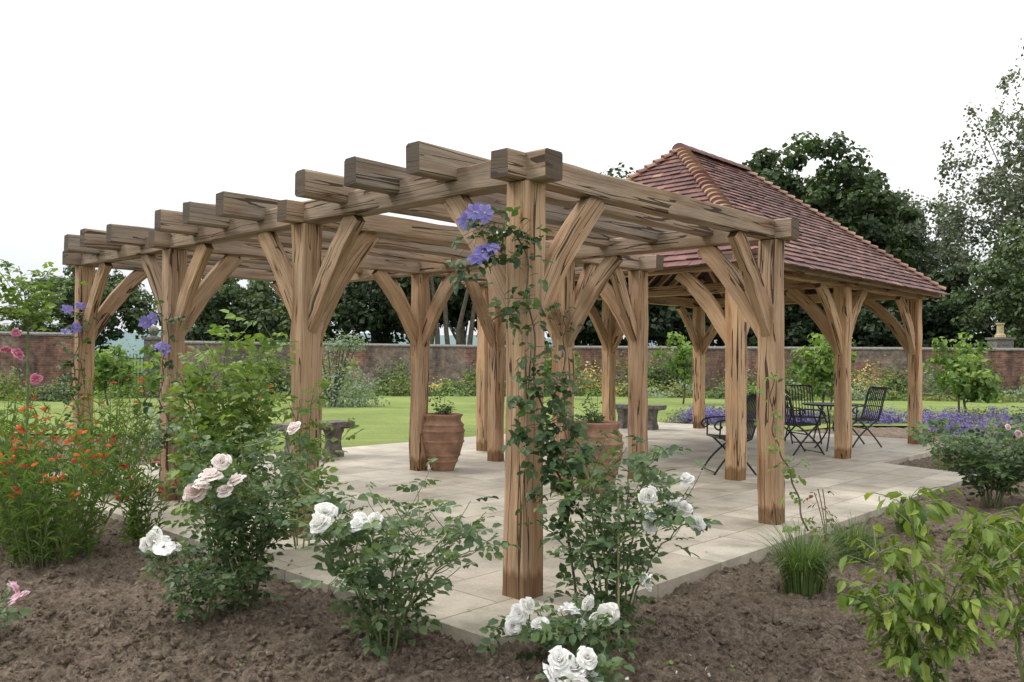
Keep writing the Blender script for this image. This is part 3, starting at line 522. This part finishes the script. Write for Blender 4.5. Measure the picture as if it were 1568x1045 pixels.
def helen(name,x,y,h,n,sp,seed,nf=1.0,fr=.028,mat=M_HEL):
    rng=np.random.default_rng(seed); b=Buf(); ps=[];ds=[]
    for i in range(n):
        a=rng.uniform(0,6.28); rr=sp*rng.random()**.5; p=np.array((x+math.cos(a)*rr*.5,y+math.sin(a)*rr*.5,-.08)); hh=h*rng.uniform(.6,1.1)*(1-.25*(rr/sp)**2); e=np.array((x+math.cos(a)*rr*1.1,y+math.sin(a)*rr*1.1,hh)); q=bez(p,(p*.6+e*.4)+(0,0,.1*h),e,9); tube(b,q,np.linspace(.0035,.002,9),.5,1,4,False)
        for k in range(1,9):
            for _ in range(3): ps.append(q[k]+rng.normal(0,.008,3)); a2=rng.uniform(0,6.28); ds.append((math.cos(a2),math.sin(a2),rng.uniform(.2,1.4)))
        if rng.random()<nf:
            for _ in range(rng.integers(1,4)):
                c=e+rng.normal(0,.025,3); Z=nrm(np.array((rng.normal(0,.4),rng.normal(-.3,.4),1)))
                X=nrm(np.cross(Z,rng.normal(size=3)));Y=np.cross(Z,X); m=9; an=np.arange(m)*2*math.pi/m; D=X*np.cos(an)[:,None]+Y*np.sin(an)[:,None]-Z*.25
                leaves(b,np.tile(c,(m,1)),D,np.tile(Z,(m,1)),fr*.85,.6,float(rng.random()),2)
    ps=np.array(ps);ds=np.array(ds); leaves(b,ps,ds,np.tile((0,0,1.),(len(ps),1))+rng.normal(0,.3,(len(ps),3)),.10*rng.uniform(.6,1.2,len(ps)),.17,np.clip(rng.normal(.45,.22,len(ps)),0,1))
    b.build(name,[mat,M_STEM,M_ORNG],loc=(x,y,-.08))
helen('helenium_plant',-3.25,5.95,.86,80,.5,70,.5,.030); helen('helenium_plant',-3.8,6.6,.95,60,.5,71,.5,.030); helen('helenium_plant',-4.3,5.9,.8,40,.4,76,.5)
helen('helenium_plant',-2.85,6.5,.60,18,.2,72,.45); helen('crocosmia_plant',-4.1,8.6,1.15,60,.55,73,.25,.033); helen('crocosmia_plant',-3.2,9.6,1.1,50,.6,74,.4,.035); helen('crocosmia_plant',-5.6,9.2,1.1,60,.6,75,.3,.035)
helen('crocosmia_plant',-2.9,8.0,.8,16,.25,77,.5,.03); helen('perennial_plant',-6.6,9.0,.7,60,.6,78,.3,.03)
# ------------------------------------------------------------ trees
def tree(name,x,y,h,w_,zb,seed,ncl,nl,ls,mat,tr=.3,clr=.9,limbs=22,rexp=.42,flat=.75,droop=0,ecc=.34):
    rng=np.random.default_rng(seed); b=Buf(); d=nrm(rng.normal(size=(ncl,3))); lob=nrm(rng.normal(size=(9,3))); lm=np.max(np.clip(d@lob.T,0,1)**3,axis=1)
    rad=rng.random(ncl)**rexp*(1.02-ecc+ecc*lm); zc=(h+zb)/2; C=np.stack([d[:,0]*rad*w_/2,d[:,1]*rad*w_/2,d[:,2]*rad*(h-zb)/2],1)+(x,y,zc)
    C[:,2]=np.maximum(C[:,2],zb*.9)
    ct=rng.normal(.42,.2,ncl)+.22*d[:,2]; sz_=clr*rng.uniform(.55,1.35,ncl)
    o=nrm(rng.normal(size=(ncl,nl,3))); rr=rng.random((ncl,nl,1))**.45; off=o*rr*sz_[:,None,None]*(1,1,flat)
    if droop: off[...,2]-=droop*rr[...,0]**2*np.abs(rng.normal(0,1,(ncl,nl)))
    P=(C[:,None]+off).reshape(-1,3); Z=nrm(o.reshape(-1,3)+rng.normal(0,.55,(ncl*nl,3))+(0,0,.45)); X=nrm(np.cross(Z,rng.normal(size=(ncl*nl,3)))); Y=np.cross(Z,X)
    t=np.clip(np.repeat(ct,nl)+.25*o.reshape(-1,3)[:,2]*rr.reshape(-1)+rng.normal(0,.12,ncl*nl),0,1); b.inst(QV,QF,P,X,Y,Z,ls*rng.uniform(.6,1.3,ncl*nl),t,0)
    top=zb+(h-zb)*.72; tp=np.array([(x,y,-.2),(x+rng.normal(0,.1),y,zb*.6+.3),(x+rng.normal(0,.3)*tr*3,y,zb+(h-zb)*.35),(x+rng.normal(0,.4)*tr*3,y,top)]); tp=smoothpath(tp,12); tube(b,tp,np.linspace(tr,tr*.2,12),.5,1,8)
    for c in C[rng.permutation(ncl)[:limbs]]:
        i=rng.integers(3,10); s0=tp[i]
        if c[2]<s0[2]: s0=tp[3]
        tube(b,bez(s0,(s0+c)/2+(0,0,-.3*min(1,h/8)),c,6),np.linspace(tr*.3,tr*.06,6),.5,1,5,False)
    return b.build(name,[mat,M_BARK],loc=(x,y,-.2))
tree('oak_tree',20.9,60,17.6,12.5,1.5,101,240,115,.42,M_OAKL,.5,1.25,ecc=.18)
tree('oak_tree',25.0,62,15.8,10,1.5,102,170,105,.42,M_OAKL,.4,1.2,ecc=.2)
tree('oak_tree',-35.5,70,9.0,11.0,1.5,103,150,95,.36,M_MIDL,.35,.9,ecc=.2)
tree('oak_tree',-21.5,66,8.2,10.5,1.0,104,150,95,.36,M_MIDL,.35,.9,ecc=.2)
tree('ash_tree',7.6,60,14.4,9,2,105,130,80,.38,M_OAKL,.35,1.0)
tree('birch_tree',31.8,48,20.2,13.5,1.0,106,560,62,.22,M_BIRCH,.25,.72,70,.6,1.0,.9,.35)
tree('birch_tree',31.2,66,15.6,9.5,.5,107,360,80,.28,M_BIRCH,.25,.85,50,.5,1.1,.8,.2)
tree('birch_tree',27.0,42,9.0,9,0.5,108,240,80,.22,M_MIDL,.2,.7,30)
k=0
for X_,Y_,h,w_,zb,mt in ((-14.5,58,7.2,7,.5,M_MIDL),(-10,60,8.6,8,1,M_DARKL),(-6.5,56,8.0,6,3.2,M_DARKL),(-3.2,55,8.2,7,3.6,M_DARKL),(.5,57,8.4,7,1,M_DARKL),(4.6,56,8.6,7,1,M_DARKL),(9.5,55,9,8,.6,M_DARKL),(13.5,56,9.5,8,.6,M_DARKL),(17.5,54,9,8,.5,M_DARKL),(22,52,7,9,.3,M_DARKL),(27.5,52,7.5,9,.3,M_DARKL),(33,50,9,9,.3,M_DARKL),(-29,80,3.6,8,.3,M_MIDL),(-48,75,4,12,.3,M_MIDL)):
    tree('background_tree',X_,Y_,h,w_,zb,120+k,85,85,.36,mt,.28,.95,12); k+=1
b=Buf()
for k in range(6):
    x=-5.8+k*.68+R0.normal(0,.15); tube(b,[(x,50,-.2),(x+R0.normal(0,.2),50,3),(x+R0.normal(0,.5),50,7.0)],[.2*R0.uniform(.5,1.2),.15,.08],n=7)
b.build('bare_tree_trunks',[M_BARK])
# ------------------------------------------------------------ garden wall
def wall(name,pts,h,t=.34):
    b=Buf()
    for (p,q) in zip(pts[:-1],pts[1:]):
        p=np.array(p,float);q=np.array(q,float);L=np.linalg.norm(q-p);d=(q-p)/L;n=np.array((d[1],-d[0]))*t/2
        def c(pt,nn,z): return (pt[0]+nn[0],pt[1]+nn[1],z)
        V=[c(p,n,-.2),c(q,n,-.2),c(q,n,h),c(p,n,h),c(p,-n,-.2),c(q,-n,-.2),c(q,-n,h),c(p,-n,h)]
        o_=p[0]; uvw=[(o_,-.2),(o_+L,-.2),(o_+L,h),(o_,h)]
        b.add(V,[[0,1,2,3],[5,4,7,6],[4,0,3,7],[1,5,6,2]],.5,0,[uvw,uvw,[(0,-.2),(t,-.2),(t,h),(0,h)],[(0,-.2),(t,-.2),(t,h),(0,h)]])
        m=n*1.25; e=d*.02
        V=[c(p-e,m,h),c(q+e,m,h),c(q+e,m,h+.06),c(p-e,m,h+.06),c(p-e,-m,h),c(q+e,-m,h),c(q+e,-m,h+.06),c(p-e,-m,h+.06),c(p-e,n*0,h+.13),c(q+e,n*0,h+.13)]
        b.add(V,[[0,1,2,3],[5,4,7,6],[3,2,9,8],[6,7,8,9],[0,4,5,1],[4,0,3,8,7],[1,5,6,9,2]],.5,1)
    b.build(name,[M_BRICK,M_STONE],loc=(pts[0][0],pts[0][1],0))
wall('brick_wall',[(-30,21.5),(-20.5,27.0),(-15.4,30.0)],2.08); wall('brick_wall',[(-13.3,31.2),(-9,33.5),(-1.0,36.6),(1.5,37),(8.5,35.5),(16,34),(26,34),(44,36)],1.86)
def pier(x,y,h,w_=.5,pot=False):
    b=Buf(); boxf(b,(-w_/2,-w_/2,-.2),(w_/2,w_/2,h)); boxf(b,(-w_/2-.06,-w_/2-.06,h+.001),(w_/2+.06,w_/2+.06,h+.09),.5,1)
    if pot: lathe(b,[(.0,h+.09),(.22,h+.09),(.2,h+.2),(.14,h+.25),(.13,h+.6),(.17,h+.63),(.17,h+.7),(0,h+.7)],n=16,mat=2)
    else: lathe(b,[(.2,h+.09),(.1,h+.16),(.14,h+.2),(.19,h+.3),(.17,h+.42),(.08,h+.5),(0,h+.52)],n=16,mat=1)
    o=b.build('stone_pier',[M_STONE,M_STONE,M_CANE]); o.location=(x,y,0)
pier(-15.3,30.0,2.1); pier(-13.3,31.1,2.0); pier(20.4,35.0,2.35,.7,True)
b=Buf(); p=np.array((-15.1,30.15));q=np.array((-13.5,31.0))
for t in np.linspace(0,1,17):
    u=p+(q-p)*t; tube(b,[(u[0],u[1],.0),(u[0],u[1],1.35+.15*math.sin(t*math.pi))],.012,n=5)
for z in (.15,.75,1.3): tube(b,[(p[0],p[1],z),(q[0],q[1],z)],.018,n=5)
b.build('iron_gate',[M_IRON])
# ------------------------------------------------------------ borders
def mound(b,x,y,h,rx,ry,n,ls,rng,mat=0,t0=.45,z0=-.1):
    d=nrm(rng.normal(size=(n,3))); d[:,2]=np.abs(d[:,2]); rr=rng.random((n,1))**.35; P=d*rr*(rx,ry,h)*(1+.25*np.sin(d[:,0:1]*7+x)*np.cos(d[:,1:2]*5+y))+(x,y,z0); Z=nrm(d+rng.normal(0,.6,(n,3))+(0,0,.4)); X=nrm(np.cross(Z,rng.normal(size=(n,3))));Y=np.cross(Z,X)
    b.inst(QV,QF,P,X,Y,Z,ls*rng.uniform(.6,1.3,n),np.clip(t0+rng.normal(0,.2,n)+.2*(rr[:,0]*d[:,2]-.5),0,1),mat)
rng=np.random.default_rng(300); b=Buf()
for i in range(240):
    x=rng.uniform(-28,34); yl=np.interp(x,[-30,-15,-1,8,16,34],[21.5,29,35.5,34.2,32.8,33]); y=yl-rng.uniform(.6,3.6); h=(.5+1.2*rng.random()**2)*(1 if yl-y<1.8 else .6)
    mound(b,x,y,h,rng.uniform(.5,1.1),.6,320,.11,rng,int(rng.choice([0,1,2,3,4],p=[.42,.22,.22,.12,.02])),rng.uniform(.25,.75))
for i in range(34):
    x=rng.uniform(-27,34); yl=np.interp(x,[-30,-15,-1,8,16,34],[21.5,29,35.5,34.2,32.8,33]); hh=rng.uniform(1.4,2.1)
    for q in range(3): mound(b,x+rng.normal(0,.4),yl-.5,hh*rng.uniform(.7,1),rng.uniform(.4,.8),.35,330,.10,rng,int(rng.choice([1,2])),rng.uniform(.2,.6))
b.build('herbaceous_border',[M_BORD,M_MIDL,M_ROSEL,M_SILV,M_YEL])
b=Buf()
for i in range(170):
    t=rng.random(); x=np.interp(t,[0,1],[3.6,22]); y=19.2+.3*rng.normal()+t*1.2+(0 if rng.random()<.7 else 1.0); mound(b,x,y,rng.uniform(.28,.45),.42,.35,320,.05,rng,0 if rng.random()<.8 else 1,.5)
for i in range(46):
    mound(b,rng.uniform(8.4,14),rng.uniform(12.5,17.5),rng.uniform(.4,.65),.45,.4,400,.045,rng,0 if rng.random()<.7 else 1,.6)
for i in range(12):
    mound(b,rng.uniform(6.0,7.4),rng.uniform(10.8,12.2),rng.uniform(.35,.5),.32,.28,330,.04,rng,0 if rng.random()<.7 else 1,.6)
b.build('lavender_border',[M_LAV,M_BORD])
b=Buf(); mound(b,-5.3,24.5,1.75,1.3,.9,1500,.09,rng,0,.5); mound(b,-4.6,24.3,1.2,.9,.7,800,.09,rng,0,.5)
for k in range(9):
    a=rng.uniform(-1,1); tube(b,[(-5.2,24.4,-.1),(-5.2+a*.7,24.4,1.2),(-5.2+a*1.2,24.4,1.9+rng.uniform(0,.4))],[.03,.02,.005],n=5,mat=1)
    mound(b,-5.2+a*1.2,24.4,.5,.25,.2,60,.09,rng,0,.6,1.6)
b.build('silver_shrub',[M_SILV,M_BARK],loc=(-5.2,24.4,-.1))
for i,(x,y,h,w_) in enumerate(((9.1,24,2.5,1.9),(12.0,22.5,2.3,1.8),(5.5,27,2.4,1.8),(13.2,19.5,2.2,1.8),(10.9,20,1.5,1.2),(-9.0,22,1.9,1.6),(-11.5,24,1.6,1.5),(1.8,30,1.8,1.6),(7.9,21.5,2.1,1.5))):
    tree('young_fruit_tree',x,y,h,w_,.4,400+i,34,24,.15,M_ROSEL,.035,.28,16,.6,.8)
for i,(x,y,h,w_,mt) in enumerate(((-7.6,11.5,.9,1.6,M_ROSE),(-5.2,13.0,.8,1.4,M_SILV),(8.9,12.6,.8,1.3,M_MIDL),(8.6,10.3,.9,1.5,M_ROSEL))):
    b=Buf(); mound(b,x,y,h,w_/2,w_/2,1400,.07,rng,0,.45,-.08); b.build('garden_shrub',[mt],loc=(x,y,-.08))
# ------------------------------------------------------------ urns, benches, chairs
def urn(x,y,sc,seed):
    rng=np.random.default_rng(seed); e=empty('terracotta_urn',(x,y,0)); b=Buf(); pr=[(0,.002),(.15,.002)]
    key=[(0,.15),(.06,.17),(.2,.225),(.36,.272),(.5,.285),(.6,.268),(.66,.235),(.69,.24),(.72,.262),(.735,.262),(.74,.235),(.72,.22),(.62,.225)]
    for z in np.linspace(.005,.66,70):
        rr=np.interp(z,[k[0] for k in key[:7]],[k[1] for k in key[:7]])
        for c in (.12,.2,.38,.52,.6): rr+=.014*math.exp(-((z-c)/.012)**2)
        pr.append((rr,z))
    pr+= [(k[1],k[0]) for k in key[7:]]+[(0,.62)]
    lathe(b,[(a*sc,z*sc) for a,z in pr],n=40); b.build('pot',[M_TERRA],e,True)
    b=Buf(); z0=.62*sc; PP=[];DD=[]
    for k in range(9):
        a=rng.uniform(0,6.28); en=np.array((math.cos(a)*.22*rng.random(),math.sin(a)*.22*rng.random(),z0+rng.uniform(.12,.42))); q=bez((0,0,z0-.02),(0,0,z0+.15),en,8); tube(b,q,.003,.5,1,4)
        for p in q[2:]:
            for _ in range(2): PP.append(p);DD.append((rng.normal(),rng.normal(),.3))
    petioles(b,PP,DD,rng,.035,.5,nl=3); b.build('plant',[M_ROSE,M_STEM],e)
urn(-.86,10.55,.95,1); urn(.90,8.9,1.0,2)
def bench(x,y,rz,L=1.1):
    b=Buf()
    boxf(b,(-L/2,-.2,.42),(L/2,.2,.49)); boxf(b,(-L/2+.02,-.18,.395),(L/2-.02,.18,.419))
    for sx in (-L/2+.16,L/2-.30):
        prof=[(-.17,0),(-.17,.07),(-.12,.1),(-.09,.2),(-.11,.3),(-.16,.36),(-.16,.394),(.16,.394),(.16,.36),(.11,.3),(.09,.2),(.12,.1),(.17,.07),(.17,0)]
        n=len(prof); V=[(sx,p,z) for p,z in prof]+[(sx+.14,p,z) for p,z in prof]; b.add(V,[list(range(n)),list(range(n,2*n))[::-1]]+[[k,(k+1)%n,(k+1)%n+n,k+n] for k in range(n)])
    o=b.build('stone_bench',[M_STONE]); o.location=(x,y,.001); o.rotation_euler=(0,0,rz)
bench(2.55,17.0,TH-math.pi/2+.2,1.1); bench(-2.75,11.7,TH,1.1)
def chair(x,y,rz):
    b=Buf(); r_=.013
    for sy in (-.24,.24):
        tube(b,smoothpath([(-.26,sy,.0),(-.1,sy,.2),(.12,sy,.42),(.2,sy,.45)],12),r_); tube(b,smoothpath([(.27,sy,0),(.12,sy,.2),(-.12,sy,.40),(-.2,sy,.44)],12),r_)
        tube(b,smoothpath([(-.2,sy,.44),(-.25,sy,.6),(-.33,sy,.9),(-.40,sy,.97),(-.44,sy,.93)],14),r_)
        tube(b,smoothpath([(-.27,sy,.66),(-.05,sy*1.08,.68),(.2,sy*1.08,.66),(.27,sy*1.08,.60),(.22,sy*1.08,.55),(.17,sy*1.05,.59)],20),r_*.9); tube(b,[(.2,sy,.45),(.19,sy*1.05,.65)],r_*.8)
    tube(b,[(.0,-.24,.305),(0,.24,.305)],r_*.8); tube(b,[(.2,-.24,.45),(.2,.24,.45)],r_); tube(b,[(-.2,-.24,.44),(-.2,.24,.44)],r_); tube(b,[(-.41,-.24,.965),(-.41,.24,.965)],r_); tube(b,[(.25,-.24,.03),(.25,.24,.03)],r_*.7)
    for k in np.linspace(-.2,.2,9): tube(b,smoothpath([(.2,k,.455),(0,k,.44),(-.2,k,.45),(-.25,k,.6),(-.33,k,.9),(-.41,k,.965)],14),.009,n=4)
    o=b.build('iron_garden_chair',[M_IRON]); o.location=(x,y,.0); o.rotation_euler=(0,0,rz)
chair(2.72,10.5,math.radians(185)); chair(4.35,12.7,math.radians(15)); chair(5.75,13.9,math.radians(190)); chair(5.0,14.4,math.radians(-95))
b=Buf(); lathe(b,[(0,.70),(.40,.70),(.42,.71),(.42,.725),(0,.728)],n=36); 
for k in range(3):
    a=k*2.094; c=np.array((math.cos(a),math.sin(a),0)); tube(b,smoothpath([c*.3,c*.12+(0,0,.2),c*.05+(0,0,.4),c*.25+(0,0,.69)],14),.012)
o=b.build('iron_garden_table',[M_IRON]); o.location=(5.05,13.3,0)
b=Buf(); tube(b,[(.55,4.25,-.1),(.545,4.27,.72)],.005,n=6); b.build('garden_cane',[M_CANE],loc=(.55,4.25,-.1))
b=Buf()
for (x,y,z,sx,sy,a) in ((.28,4.42,-.035,.11,.07,.3),(.22,4.3,-.045,.07,.05,1.0)):
    V=[];ang=np.linspace(0,6.28,8)[:-1]
    for zz in (z,z+.02):
        for q in ang: rr=1+.15*math.sin(q*3+a); V.append((x+sx*rr*math.cos(q+a),y+sy*rr*math.sin(q+a),zz))
    b.add(V,[list(range(7))[::-1],list(range(7,14))]+[[k,(k+1)%7,(k+1)%7+7,k+7] for k in range(7)])
b.build('slate_pieces',[M_SLATE])
b=Buf(); n=55; x=R0.normal(.5,.5,n); y=R0.normal(3.7,.35,n); X,Y,Z=rax(n,R0); b.inst(QV,QF,np.stack([x,y,soilz(x,y)+.01],1),X,Y,Z,.022,1.); b.build('fallen_petals',[M_WHITE])
print('done',sum(len(o.data.polygons) for o in bpy.data.objects if o.type=='MESH'))
